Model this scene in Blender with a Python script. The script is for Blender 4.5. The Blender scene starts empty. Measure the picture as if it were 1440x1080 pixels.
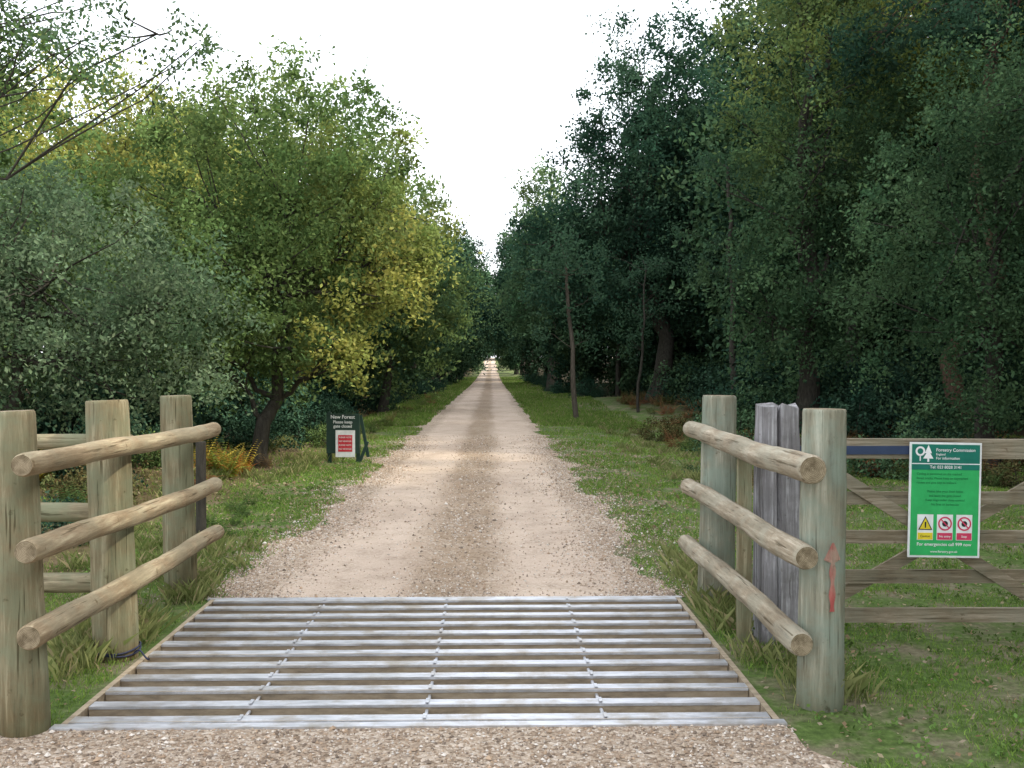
import bpy, math, random
import numpy as np
from mathutils import Vector
R = np.random.RandomState(7)
random.seed(7)
scene = bpy.context.scene
COL = scene.collection

# ---------------------------------------------------------------- helpers
def rise(y):
    y = np.asarray(y, float)
    yy = np.clip(y, 80, 320) - 80
    return 0.00008 * yy * yy
def sstep(a, b, x):
    t = np.clip((np.asarray(x, float) - a) / (b - a), 0, 1)
    return t * t * (3 - 2 * t)
def gz(x, y):
    x = np.asarray(x, float); y = np.asarray(y, float)
    k = sstep(2.7, 4.5, np.abs(x + .3)) * sstep(7.5, 12, y)
    und = .10*np.sin(x*.9+1.3)*np.sin(y*.55) + .06*np.sin(x*1.9+y*1.1) + .18*np.sin(x*.21+y*.13+1)
    return rise(y) + k * und

def build(name, parts, mats, smooth=False, parent=None, loc=None):
    """parts: list of (V, F, mat_index, color) ; color (n,3) per vertex or a tuple"""
    vs, cols, lv, ls, mi = [], [], [], [], []
    off = 0; lo = 0
    for V, F, m, c in parts:
        V = np.asarray(V, float); F = np.asarray(F, int)
        if len(V) == 0 or len(F) == 0: continue
        vs.append(V)
        if c is None: c = (1, 1, 1)
        c = np.asarray(c, float)
        if c.ndim == 1: c = np.tile(c, (len(V), 1))
        cols.append(c)
        lv.append((F + off).ravel())
        k = F.shape[1]
        ls.append(lo + np.arange(len(F)) * k)
        lo += len(F) * k
        if np.ndim(m) == 0: m = np.full(len(F), m)
        mi.append(m)
        off += len(V)
    V = np.concatenate(vs); C = np.concatenate(cols)
    L = np.concatenate(lv); S = np.concatenate(ls); M = np.concatenate(mi)
    me = bpy.data.meshes.new(name)
    me.vertices.add(len(V)); me.vertices.foreach_set("co", V.astype(np.float32).ravel())
    me.loops.add(len(L)); me.loops.foreach_set("vertex_index", L.astype(np.int32))
    me.polygons.add(len(S)); me.polygons.foreach_set("loop_start", S.astype(np.int32))
    me.polygons.foreach_set("material_index", M.astype(np.int32))
    sm = smooth if not callable(smooth) else smooth(M)
    me.polygons.foreach_set("use_smooth", np.full(len(S), sm) if np.ndim(sm) == 0 else sm)
    at = me.color_attributes.new("Col", 'FLOAT_COLOR', 'POINT')
    at.data.foreach_set("color", np.concatenate([C, np.ones((len(C), 1))], 1).astype(np.float32).ravel())
    for m in mats: me.materials.append(m)
    me.update(calc_edges=True)
    ob = bpy.data.objects.new(name, me)
    COL.objects.link(ob)
    if parent: ob.parent = parent
    if loc is not None: ob.location = loc
    return ob

def empty(name, loc=(0, 0, 0)):
    e = bpy.data.objects.new(name, None); e.empty_display_size = .1
    COL.objects.link(e); e.location = loc
    return e

def tube(P, r, sides=8, caps=False, rough=0.0, phase=None):
    P = np.asarray(P, float); n = len(P)
    r = np.broadcast_to(np.asarray(r, float), (n,))
    T = np.gradient(P, axis=0); T /= np.linalg.norm(T, axis=1)[:, None] + 1e-9
    a = np.array([0, 0, 1.0]) if abs(T[0, 2]) < .8 else np.array([1.0, 0, 0])
    V = []
    u = np.cross(T[0], a); u /= np.linalg.norm(u)
    ang = np.linspace(0, 2*np.pi, sides, endpoint=False)
    rn = R.normal(0, rough, (n, sides)) if rough else np.zeros((n, sides))
    for i in range(n):
        u = u - T[i]*np.dot(u, T[i]); u /= np.linalg.norm(u)
        w = np.cross(T[i], u)
        rr = r[i]*(1+rn[i])
        V.append(P[i] + (np.cos(ang)*rr)[:, None]*u + (np.sin(ang)*rr)[:, None]*w)
    V = np.concatenate(V)
    j = np.arange(sides); j2 = (j+1) % sides
    F = np.concatenate([np.stack([i*sides+j, i*sides+j2, (i+1)*sides+j2, (i+1)*sides+j], 1) for i in range(n-1)])
    out = [(V, F)]
    if caps:
        for i, fl in ((0, 1), (n-1, 0)):
            Vc = np.concatenate([V[i*sides:(i+1)*sides], P[i:i+1]])
            Fc = np.stack([j2, j, np.full(sides, sides)], 1) if fl else np.stack([j, j2, np.full(sides, sides)], 1)
            cc = np.ones((sides+1, 3)); cc[-1] = 0
            out.append((Vc, Fc, cc))
    return out

def box(x0, x1, y0, y1, z0, z1):
    V = np.array([[x, y, z] for x in (x0, x1) for y in (y0, y1) for z in (z0, z1)], float)
    F = np.array([[0,1,3,2],[4,6,7,5],[0,4,5,1],[2,3,7,6],[0,2,6,4],[1,5,7,3]])
    return V, F   # faces: -x,+x,-y,+y,-z,+z

# ---------------------------------------------------------------- materials
def nt(name):
    m = bpy.data.materials.new(name); m.use_nodes = True
    t = m.node_tree; t.nodes.clear()
    o = t.nodes.new('ShaderNodeOutputMaterial')
    return m, t, o
def N(t, typ, **kw):
    n = t.nodes.new(typ)
    for k, v in kw.items():
        if k.startswith('_'): setattr(n, k[1:], v)
        else: n.inputs[k.replace('__', ' ')].default_value = v
    return n
def ramp(t, fac, stops):
    n = t.nodes.new('ShaderNodeValToRGB'); e = n.color_ramp.elements
    while len(e) < len(stops): e.new(.5)
    for el, (p, c) in zip(e, stops):
        el.position = p; el.color = (c[0], c[1], c[2], 1)
    t.links.new(fac, n.inputs[0]); return n.outputs[0]
def mixc(t, fac, a, b, mode='MIX'):
    n = t.nodes.new('ShaderNodeMix'); n.data_type = 'RGBA'; n.blend_type = mode
    for s, v in ((n.inputs[0], fac), (n.inputs[6], a), (n.inputs[7], b)):
        if isinstance(v, bpy.types.NodeSocket): t.links.new(v, s)
        elif isinstance(v, (int, float)): s.default_value = v
        else: s.default_value = (v[0], v[1], v[2], 1)
    return n.outputs[2]
def noise(t, vec, scale, detail=4, rough=.55):
    n = N(t, 'ShaderNodeTexNoise', Scale=scale, Detail=detail, Roughness=rough)
    if vec is not None: t.links.new(vec, n.inputs['Vector'])
    return n.outputs['Fac']
def mapping(t, scale):
    tc = t.nodes.new('ShaderNodeTexCoord'); mp = N(t, 'ShaderNodeMapping', Scale=scale)
    t.links.new(tc.outputs['Object'], mp.inputs[0]); return mp.outputs[0]
def math_(t, op, a, b=None, clamp=False):
    n = t.nodes.new('ShaderNodeMath'); n.operation = op; n.use_clamp = clamp
    for s, v in ((n.inputs[0], a), (n.inputs[1], b)):
        if v is None: continue
        if isinstance(v, (int, float)): s.default_value = v
        else: t.links.new(v, s)
    return n.outputs[0]
def principled(t, o, col, rough=.8, metal=0, bump=None, bs=.3, bd=.01, spec=.3):
    p = t.nodes.new('ShaderNodeBsdfPrincipled')
    if isinstance(col, bpy.types.NodeSocket): t.links.new(col, p.inputs['Base Color'])
    else: p.inputs['Base Color'].default_value = (*col, 1)
    if isinstance(rough, bpy.types.NodeSocket): t.links.new(rough, p.inputs['Roughness'])
    else: p.inputs['Roughness'].default_value = rough
    p.inputs['Metallic'].default_value = metal
    p.inputs['Specular IOR Level'].default_value = spec
    if bump is not None:
        b = N(t, 'ShaderNodeBump', Strength=bs, Distance=bd); t.links.new(bump, b.inputs['Height'])
        t.links.new(b.outputs[0], p.inputs['Normal'])
    t.links.new(p.outputs[0], o.inputs[0]); return p

def plain(name, col, rough=.6, metal=0):
    m, t, o = nt(name)
    v = mapping(t, (1, 1, 1)); f = noise(t, v, 14, 4)
    c = ramp(t, f, [(.3, [x*.86 for x in col]), (.7, [min(1, x*1.08) for x in col])])
    principled(t, o, c, rough, metal); return m

def leaf_mat(name, trans=.4):
    m, t, o = nt(name)
    a = t.nodes.new('ShaderNodeVertexColor'); a.layer_name = "Col"
    d = t.nodes.new('ShaderNodeBsdfDiffuse')
    t.links.new(a.outputs[0], d.inputs['Color'])
    if trans == 0:
        t.links.new(d.outputs[0], o.inputs[0]); return m
    tr = t.nodes.new('ShaderNodeBsdfTranslucent')
    hs = N(t, 'ShaderNodeHueSaturation', Hue=.49, Saturation=1.05, Value=1.4)
    t.links.new(a.outputs[0], hs.inputs['Color'])
    t.links.new(hs.outputs[0], tr.inputs['Color'])
    mx = N(t, 'ShaderNodeMixShader', Fac=trans)
    t.links.new(d.outputs[0], mx.inputs[1]); t.links.new(tr.outputs[0], mx.inputs[2])
    t.links.new(mx.outputs[0], o.inputs[0]); return m
LEAF = leaf_mat("leaves", .35); GRASSM = leaf_mat("grass_blades", .3); LEAFD = leaf_mat("distant_leaves", 0)

def bark_mat(name, c1, c2):
    m, t, o = nt(name)
    v = mapping(t, (9, 9, 2)); f = noise(t, v, 2.2, 6, .7)
    c = ramp(t, f, [(.3, c1), (.7, c2)])
    principled(t, o, c, .95, bump=f, bs=.6, bd=.03, spec=.1); return m
BARK = bark_mat("bark", (.028, .025, .02), (.085, .078, .064))
BARKP = bark_mat("pine_bark", (.05, .032, .022), (.13, .085, .06))

def wood_mat(name, scale, c1, c2, green=(.16, .19, .12), gf=.5, crack=.35, foot=False):
    m, t, o = nt(name)
    v = mapping(t, scale)
    f = noise(t, v, 1.6, 8, .72)
    c = ramp(t, f, [(.30, [x*.35 for x in c1]), (.40, [x*.8 for x in c1]), (.5, c1), (.64, c2), (.8, [min(1, x*1.2) for x in c2])])
    v2 = mapping(t, (1, 1, 1)); g = noise(t, v2, 4.5, 6, .65)
    gg = ramp(t, g, [(.42, (0, 0, 0)), (.60, (1, 1, 1))])
    gm = math_(t, 'MULTIPLY', gg, gf)
    c = mixc(t, gm, c, green)
    vf = mapping(t, [s_*3.2 if s_ > 5 else s_*1.3 for s_ in scale]); cf = noise(t, vf, 1.2, 3, .5)
    ck = ramp(t, cf, [(crack-.04, (.28, .25, .2)), (crack+.02, (1, 1, 1))])
    c = mixc(t, .8, c, ck, 'MULTIPLY')
    sp = noise(t, v2, 17, 3, .6)
    spk = ramp(t, sp, [(.25, (.42, .36, .28)), (.34, (1, 1, 1))])
    c = mixc(t, .75, c, spk, 'MULTIPLY')
    st = noise(t, v2, 2.1, 3, .5)
    c = mixc(t, .6, c, ramp(t, st, [(.38, (.72, .70, .66)), (.6, (1.05, 1.05, 1.05))]), 'MULTIPLY')
    if foot:
        sx = t.nodes.new('ShaderNodeSeparateXYZ'); t.links.new(v2, sx.inputs[0])
        ft = ramp(t, math_(t, 'ADD', sx.outputs[2], math_(t, 'MULTIPLY', g, .25)), [(.12, (.55, .50, .40)), (.42, (1, 1, 1))])
        c = mixc(t, .85, c, ft, 'MULTIPLY')
    h = math_(t, 'ADD', f, math_(t, 'MULTIPLY', cf, .6))
    principled(t, o, c, .88, bump=h, bs=.8, bd=.010, spec=.15); return m
POST = wood_mat("post_wood", (16, 16, 1.1), (.24, .20, .12), (.40, .36, .24), (.21, .24, .155), .65, foot=True)
RAIL = wood_mat("rail_wood", (15, 1.4, 15), (.33, .25, .155), (.52, .435, .29), (.31, .29, .20), .5)
RAILB = wood_mat("rail_wood_grey", (15, 1.4, 15), (.33, .27, .19), (.54, .47, .36), (.38, .37, .29), .5)
RAILX = wood_mat("rail_wood_side", (1.4, 15, 15), (.26, .22, .14), (.42, .36, .24), (.22, .24, .15), .7)
POSTG = wood_mat("post_wood_grey", (16, 16, 1.1), (.28, .27, .20), (.46, .45, .36), (.26, .32, .26), .75, foot=True)
OLD = wood_mat("weathered_oak", (22, 22, .8), (.30, .29, .30), (.60, .60, .62), (.10, .095, .09), .4)
GATEW = wood_mat("gate_wood", (1.3, 20, 20), (.22, .18, .12), (.38, .32, .24), (.24, .23, .17), .5)
def end_mat():
    m, t, o = nt("end_grain")
    a = t.nodes.new('ShaderNodeVertexColor'); a.layer_name = "Col"
    s_ = t.nodes.new('ShaderNodeSeparateColor'); t.links.new(a.outputs[0], s_.inputs[0])
    v2 = mapping(t, (1, 1, 1)); g = noise(t, v2, 25, 4, .6)
    rr = math_(t, 'ADD', s_.outputs[0], math_(t, 'MULTIPLY', g, .18))
    sn = math_(t, 'SINE', math_(t, 'MULTIPLY', rr, 48))
    c = ramp(t, math_(t, 'ADD', math_(t, 'MULTIPLY', sn, .35), .5), [(.0, (.20, .155, .095)), (.9, (.36, .30, .20))])
    c = mixc(t, .8, c, ramp(t, g, [(.36, (.35, .32, .27)), (.6, (1, 1, 1))]), 'MULTIPLY')
    principled(t, o, c, .9, bump=g, bs=.4); return m
ENDG = end_mat()

# ground
def ground_mat():
    m, t, o = nt("grassy_ground")
    v = mapping(t, (1, 1, 1))
    f1 = noise(t, v, .9, 5); f2 = noise(t, v, 22, 5, .7); f3 = noise(t, v, 2.2, 6, .65)
    c = ramp(t, f2, [(.3, (.05, .08, .022)), (.55, (.10, .155, .04)), (.75, (.17, .235, .075))])
    soil = ramp(t, f2, [(.3, (.12, .095, .062)), (.7, (.30, .245, .18))])
    k = ramp(t, f3, [(.46, (0, 0, 0)), (.60, (1, 1, 1))])
    c = mixc(t, math_(t, 'MULTIPLY', k, .75), c, soil)
    sx = t.nodes.new('ShaderNodeSeparateXYZ'); t.links.new(v, sx.inputs[0])
    ax = math_(t, 'ABSOLUTE', math_(t, 'ADD', sx.outputs[0], .3))
    fz = math_(t, 'MULTIPLY', math_(t, 'SUBTRACT', math_(t, 'ADD', ax, math_(t, 'MULTIPLY', f1, 2)), 6.2), .4, True)
    yy = math_(t, 'MULTIPLY', math_(t, 'SUBTRACT', sx.outputs[1], 12), .3, True)
    litter = ramp(t, f2, [(.3, (.018, .018, .009)), (.7, (.055, .042, .022))])
    c = mixc(t, math_(t, 'MULTIPLY', fz, yy), c, litter)
    lf = math_(t, 'MULTIPLY', math_(t, 'SUBTRACT', math_(t, 'ADD', math_(t, 'MULTIPLY', sx.outputs[0], -1), math_(t, 'MULTIPLY', f1, 1.2)), 3.2), 1.0, True)
    lit2 = ramp(t, f2, [(.3, (.05, .036, .02)), (.55, (.12, .08, .045)), (.75, (.09, .11, .04))])
    c = mixc(t, math_(t, 'MULTIPLY', lf, .8), c, lit2)
    principled(t, o, c, .95, bump=f2, bs=.8, bd=.03, spec=.1); return m
GROUND = ground_mat()

def gravel_mat():
    m, t, o = nt("gravel")
    v = mapping(t, (1, 1, 1))
    vo = N(t, 'ShaderNodeTexVoronoi', Scale=62); t.links.new(v, vo.inputs['Vector'])
    vo2 = N(t, 'ShaderNodeTexVoronoi', Scale=30); t.links.new(v, vo2.inputs['Vector'])
    sc = t.nodes.new('ShaderNodeSeparateColor'); t.links.new(vo.outputs['Color'], sc.inputs[0])
    sc2 = t.nodes.new('ShaderNodeSeparateColor'); t.links.new(vo2.outputs['Color'], sc2.inputs[0])
    stone = ramp(t, sc.outputs[0], [(0, (.16, .12, .085)), (.3, (.34, .26, .19)), (.7, (.48, .39, .30)), (1, (.70, .62, .53))])
    stone2 = ramp(t, sc2.outputs[0], [(0, (.24, .175, .12)), (.5, (.40, .315, .235)), (1, (.60, .525, .44))])
    c = mixc(t, .4, stone, stone2)
    n2 = noise(t, v, 70, 6, .75)
    dust = ramp(t, n2, [(.28, (.42, .335, .26)), (.5, (.54, .44, .355)), (.72, (.64, .54, .45))])
    sx = t.nodes.new('ShaderNodeSeparateXYZ'); t.links.new(v, sx.inputs[0])
    w = noise(t, mapping(t, (1.5, .25, 1)), 1.0, 5, .6)
    xx = math_(t, 'ADD', sx.outputs[0], math_(t, 'MULTIPLY', math_(t, 'SUBTRACT', w, .5), .7))
    def track(cx, wd):
        d = math_(t, 'ABSOLUTE', math_(t, 'SUBTRACT', xx, cx))
        return math_(t, 'SUBTRACT', 1, math_(t, 'MULTIPLY', d, 1/wd), True)
    tr = math_(t, 'MAXIMUM', track(-1.02, .55), track(.50, .55))
    tr = math_(t, 'MULTIPLY', tr, 2.6, True)
    # the apron in front of the grid is loose gravel, not worn into ruts
    far = math_(t, 'MULTIPLY', math_(t, 'SUBTRACT', sx.outputs[1], 4.6), 2, True)
    pn = noise(t, v, 3.3, 6, .65)
    trm = math_(t, 'MULTIPLY', math_(t, 'MULTIPLY', tr, far), ramp(t, pn, [(.34, (.35, .35, .35)), (.55, (1, 1, 1))]))
    c = mixc(t, math_(t, 'MULTIPLY', trm, .92), c, dust)
    mid = math_(t, 'MULTIPLY', math_(t, 'MULTIPLY', track(-.27, .5), 1.6, True), far)
    brown = mixc(t, .65, c, (.29, .205, .125))
    mm = math_(t, 'MULTIPLY', mid, ramp(t, pn, [(.38, (.2, .2, .2)), (.62, (1, 1, 1))]))
    c = mixc(t, mm, c, brown)
    big = noise(t, mapping(t, (1, .5, 1)), .8, 5)
    c = mixc(t, .8, c, ramp(t, big, [(.35, (.80, .76, .72)), (.65, (1.08, 1.06, 1.03))]), 'MULTIPLY')
    h = math_(t, 'SUBTRACT', math_(t, 'MULTIPLY', n2, .5), math_(t, 'MULTIPLY', vo.outputs['Distance'], math_(t, 'SUBTRACT', 1.05, trm)))
    principled(t, o, c, .92, bump=h, bs=.8, bd=.014, spec=.2); return m
GRAVEL = gravel_mat()

# ---------------------------------------------------------------- ground
PX0, PX1, PY0, PY1 = -1.92, 1.31, 4.56, 7.04
ys = np.unique(np.round(np.concatenate([np.arange(-20, 0, 2), np.arange(0, 30, .25), [PY0, PY1], np.arange(30, 100, 1),
      np.arange(100, 330, 5), [360, 420, 520, 700, 1000, 1600]]), 4))
xs = np.unique(np.round(np.concatenate([[-1600, -900, -500, -300, -200, -140, -100], np.arange(-80, -8, 3), np.arange(-8, 10, .3),
      [PX0, PX1], np.arange(10, 80, 3), [100, 140, 200, 300, 500, 900, 1600]]), 4))
XX, YY = np.meshgrid(xs, ys)
ZZ = gz(XX, YY)
V = np.stack([XX.ravel(), YY.ravel(), ZZ.ravel()], 1)
nx = len(xs); F = []
for j in range(len(ys)-1):
    i = np.arange(nx-1)
    f = np.stack([j*nx+i, j*nx+i+1, (j+1)*nx+i+1, (j+1)*nx+i], 1)
    cx = (xs[:-1]+xs[1:])/2; cy = (ys[j]+ys[j+1])/2
    f = f[~((cx > PX0) & (cx < PX1) & (cy > PY0) & (cy < PY1))]
    F.append(f)
build("ground", [(V, np.concatenate(F), 0, None)], [GROUND], True)

def ledge(y): return -1.86 + .12*np.sin(y*1.3) + .08*np.sin(y*3.1+1) + .05*np.sin(y*7.3) + .03*np.sin(y*17) 
def redge(y): return 1.25 + .10*np.sin(y*1.1+2) + .08*np.sin(y*2.7) + .05*np.sin(y*6.1+.5) + .03*np.sin(y*15)
def strip(ys_, le, re, n=14):
    u = np.linspace(0, 1, n)
    V = []
    for y in ys_:
        x = le(y) + (re(y)-le(y))*u
        V.append(np.stack([x, np.full(n, y), rise(y)+.005*np.ones(n)], 1))
    V = np.concatenate(V); F = []
    for j in range(len(ys_)-1):
        i = np.arange(n-1); F.append(np.stack([j*n+i, j*n+i+1, (j+1)*n+i+1, (j+1)*n+i], 1))
    return V, np.concatenate(F), 0, None
yn = ys[(ys >= PY1) & (ys <= 330)]
yn = np.unique(np.concatenate([yn, np.arange(7.1, 30, .083)]))
ya = np.unique(np.concatenate([np.arange(-10, 4.5, .08), [PY0]]))
sideR = lambda y: 1.31 + (.10*np.sin(y*5)+.06*np.sin(y*13))*min(1, abs(y-PY0)*3) + max(0, (4.2-y))*.05
build("gravel_road", [strip(yn, ledge, redge), strip(ya, lambda y: -7+.1*math.sin(y*3), sideR, 30)], [GRAVEL])

def pebbles():
    n1, n2, n3 = 16000, 26000, 13000
    x1 = R.uniform(-3.2, 1.34, n1); y1 = R.uniform(3.2, 4.51, n1)
    y2 = 7.06 + R.rand(n2)**1.7*17
    m = R.rand(n2)
    x2 = np.where(m < .36, ledge(y2)+np.abs(R.normal(0, .28, n2)), np.where(m < .70, redge(y2)-np.abs(R.normal(0, .30, n2)), np.where(m < .92, R.normal(-.28, .25, n2), R.uniform(-1.9, 1.3, n2))))
    m3 = R.rand(n3); y3 = 7.06+R.rand(n3)**1.5*16
    x3 = np.where(m3 < .45, ledge(y3)-np.abs(R.normal(0, .20, n3)), redge(y3)+np.abs(R.normal(0, .38, n3)))
    x = np.concatenate([x1, x2, x3]); y = np.concatenate([y1, y2, y3]); n = len(x)
    s = R.lognormal(math.log(.0062), .38, n)*np.where(y > 9, 1.3, 1)
    base = np.array([[1,0,0],[0,1,0],[-1,0,0],[0,-1,0],[0,0,.75],[0,0,-.5]], float)
    F = np.array([[0,1,4],[1,2,4],[2,3,4],[3,0,4],[1,0,5],[2,1,5],[3,2,5],[0,3,5]])
    Vb = base[None]*(1+R.uniform(-.35, .35, (n, 6, 1)))*s[:, None, None]
    a = R.uniform(0, 6.28, n); c, si = np.cos(a)[:, None], np.sin(a)[:, None]
    X = Vb[..., 0]*c - Vb[..., 1]*si*.7; Y = Vb[..., 0]*si + Vb[..., 1]*c*.7
    V = np.stack([X + x[:, None], Y + y[:, None], Vb[..., 2] + (s*.25+.005)[:, None]], 2).reshape(-1, 3)
    FF = (F[None] + (np.arange(n)*6)[:, None, None]).reshape(-1, 3)
    pal = np.array([[.46,.37,.28],[.34,.25,.175],[.58,.49,.40],[.22,.17,.13],[.44,.32,.22],[.66,.60,.53]])
    cc = pal[R.randint(0, 6, n)]*R.uniform(.75, 1.1, (n, 1))
    m_, t, o = nt("stone"); aN = t.nodes.new('ShaderNodeVertexColor'); aN.layer_name = "Col"
    principled(t, o, aN.outputs[0], .9)
    build("loose_gravel", [(V, FF, 0, np.repeat(cc, 6, 0))], [m_])
pebbles()

# ---------------------------------------------------------------- cattle grid
def galv():
    m, t, o = nt("galvanised_steel")
    v = mapping(t, (3, 14, 14)); f = noise(t, v, 2.5, 6, .65)
    v2 = mapping(t, (1, 1, 1)); g = noise(t, v2, 4.5, 6, .7)
    c = ramp(t, f, [(.3, (.44, .45, .47)), (.7, (.72, .73, .76))])
    d = ramp(t, g, [(.48, (0, 0, 0)), (.66, (1, 1, 1))])
    c = mixc(t, math_(t, 'MULTIPLY', d, .75), c, (.34, .29, .22))
    r = ramp(t, f, [(.3, (.32,)*3), (.7, (.52,)*3)])
    principled(t, o, c, r, .6, spec=.5); return m
GALV = galv()
def dirty():
    m, t, o = nt("muddy_steel")
    v = mapping(t, (2.5, 10, 10)); f = noise(t, v, 3, 6, .7)
    c = ramp(t, f, [(.3, (.22, .175, .12)), (.55, (.40, .32, .22)), (.75, (.46, .40, .32))])
    principled(t, o, c, .6, .1, spec=.4); return m
DIRT = dirty()
SOIL = plain("pit_soil", (.07, .055, .04), .95)
CONC = plain("pit_concrete", (.22, .20, .17), .9)
grid = empty("cattle_grid")
parts = []
nb = 12
yb = np.linspace(PY0+.06, PY1-.06, nb)
for k, y in enumerate(yb):
    x0_, x1_ = PX0+.035+R.uniform(0, .01), PX1-.035-R.uniform(0, .01)
    V, F = box(x0_, x1_, y-.036, y+.036, -.095, .018)
    V[:, 2] += R.normal(0, .0015)
    parts.append((V, F, np.array([1, 1, 1, 1, 1, 0]), None))
    V, F = box(x0_, x1_, y-.041, y-.0362, .004, .0165)
    parts.append((V, F, np.array([0, 0, 0, 0, 0, 0]), None))
build("bars", parts, [GALV, DIRT], parent=grid)
parts = []
for x in (-1.13, -.30, .52):
    for k in range(nb-1):
        for (P) in [np.array([[x, yb[k]+.0365, -.012], [x, yb[k+1]-.0412, -.012]])]:
            for q in tube(P, .009, 8): parts.append((*q, 0, None))
    for k in range(nb):
        V, F = box(x-.008, x+.008, yb[k]-.030, yb[k]+.030, .0225, .0250)
        parts.append((V, F, 0, None))
build("tie_rods", parts, [GALV], parent=grid)
parts = []
for x0, x1 in ((PX0+.004, PX0+.034), (PX1-.034, PX1-.004)):
    V, F = box(x0, x1, PY0+.002, PY1-.002, -.12, .012); parts.append((V, F, 0, None))
build("side_channels", parts, [DIRT], parent=grid)
parts = []
for y0, y1 in ((PY0-.045, PY0+.012), (PY1-.012, PY1+.03)):
    V, F = box(PX0-.02, PX1+.012, y0, y1, -.1, .014); parts.append((V, F, 0, None))
build("end_plates", parts, [GALV], parent=grid)
parts = []
a, b, c, d, zb = PX0, PX1, PY0, PY1, -.45
V = np.array([[a,c,0],[b,c,0],[b,d,0],[a,d,0],[a,c,zb],[b,c,zb],[b,d,zb],[a,d,zb]], float)
F = np.array([[0,1,5,4],[1,2,6,5],[2,3,7,6],[3,0,4,7],[4,5,6,7]])
build("pit", [(V, F, np.array([1, 1, 1, 1, 0]), None)], [SOIL, CONC], parent=grid)

# ---------------------------------------------------------------- fences
def post_parts(x, y, h, r, lean=(0, 0), sides=28, m=0, mt=1):
    zz = np.concatenate([np.linspace(-.15, h-.02, 16), [h-.006, h]])
    t_ = np.clip(zz/h, 0, 1)
    P = np.stack([x+lean[0]*t_, y+lean[1]*t_, zz], 1)
    rr = r*(1.05-.07*t_); rr[-1] = r*.93; rr[-2] = r*.965
    rr = rr*(1+.014*np.sin(zz*7+x*9))
    q = tube(P, rr, sides, True, .010)
    return [(*q[0], m, None), (q[1][0], q[1][1], m, None), (q[2][0], q[2][1], mt, q[2][2])]
def rail_parts(p0, p1, r0, r1, m=0, mt=1, sides=22, seed=0):
    p0 = np.array(p0, float); p1 = np.array(p1, float); n = 40
    t_ = np.concatenate([[0, .004], np.linspace(.012, .988, n-4), [.996, 1]])
    P = p0 + (p1-p0)*t_[:, None]
    P[:, 2] += .009*np.sin(t_*5+seed) + .003*np.sin(t_*17+seed*2); P[:, 0] += .006*np.sin(t_*8+seed)
    rr = r0+(r1-r0)*t_; rr = rr*(1+.02*np.sin(t_*13+seed*3)+.015*np.sin(t_*37+seed)+R.normal(0, .008, n)); rr[0] *= .86; rr[-1] *= .86; rr[1] *= .95; rr[-2] *= .95
    q = tube(P, rr, sides, True, .010)
    return [(*q[0], m, None), (q[1][0], q[1][1], mt, q[1][2]), (q[2][0], q[2][1], mt, q[2][2])]
sm = lambda M: (M == 0)

fl = empty("wooden_fence")
build("post_1", post_parts(-2.05, 4.53, 1.41, .098, (-.05, 0)), [POST, ENDG], sm, fl)
build("post_2", post_parts(-2.07, 5.68, 1.42, .115, (-.05, .02)), [POST, ENDG], sm, fl)
build("post_3", post_parts(-2.17, 7.2, 1.405, .107, (-.03, 0)), [POST, ENDG], sm, fl)
for k, (za, zb_, ra) in enumerate([(1.185, 1.165, .05), (.825, .757, .053), (.462, .41, .056)]):
    build("rail_%d" % (k+1), rail_parts((-1.945, 4.27+.03*k, za), (-1.965, 7.32+.05*k, zb_), ra, .052, seed=k+1), [RAIL, ENDG], sm, fl)
build("post_4", post_parts(-2.62, 9.3, .93, .045), [BARK, BARK], sm, fl)
fs = empty("wooden_side_fence")
for k, z in enumerate((1.19, .80, .41)):
    build("side_rail_%d" % (k+1), rail_parts((-5.6, 5.9, z-.02), (-2.0, 5.74, z), .04+.012*(k > 0), .042+.012*(k > 0), seed=k+5), [RAILX, ENDG], sm, fs)
build("side_post_1", post_parts(-4.1, 5.95, 1.36, .10), [POST, ENDG], sm, fs)
build("side_post_2", post_parts(-5.7, 6.0, 1.36, .10), [POST, ENDG], sm, fs)

fr = empty("wooden_fence.001")
build("post_1", post_parts(1.56, 4.80, 1.405, .104, (.015, 0)), [POSTG, ENDG], sm, fr)
build("post_2", post_parts(1.54, 6.95, 1.41, .118, (.02, 0)), [POSTG, ENDG], sm, fr)
for k, (za, zb_, ra) in enumerate([(1.145, 1.162, .066), (.752, .766, .060), (.362, .375, .058)]):
    build("rail_%d" % (k+1), rail_parts((1.425-.01*k, 4.50+.03*k, za), (1.405-.02*k, 7.15, zb_), ra, .056, seed=k+9), [RAILB, ENDG], sm, fr)
V, F = box(1.43, 1.505, 5.86, 5.92, -.1, 1.07)
build("stake", [(V, F, 0, None)], [POST], False, fr)
zz = np.linspace(.47, .79, 25); Va = []
for z in zz:
    w = .012+.004*math.sin(z*60) if z < .71 else .036*(.79-z)/.08+.004
    for u in (-1, -.33, .33, 1):
        th = -math.pi/2 + .12 + u*w/.108
        Va.append([1.56+.015*z/1.4+.1125*math.cos(th), 4.80+.1125*math.sin(th), z])
Fa = [[j*4+i, j*4+i+1, (j+1)*4+i+1, (j+1)*4+i] for j in range(24) for i in range(3)]
REDP = wood_mat("faded_red_paint", (16, 16, 2), (.42, .10, .09), (.50, .19, .16), (.40, .33, .25), .7)
build("paint_arrow", [(np.array(Va), np.array(Fa), 0, None)], [REDP], False, fr)

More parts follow.
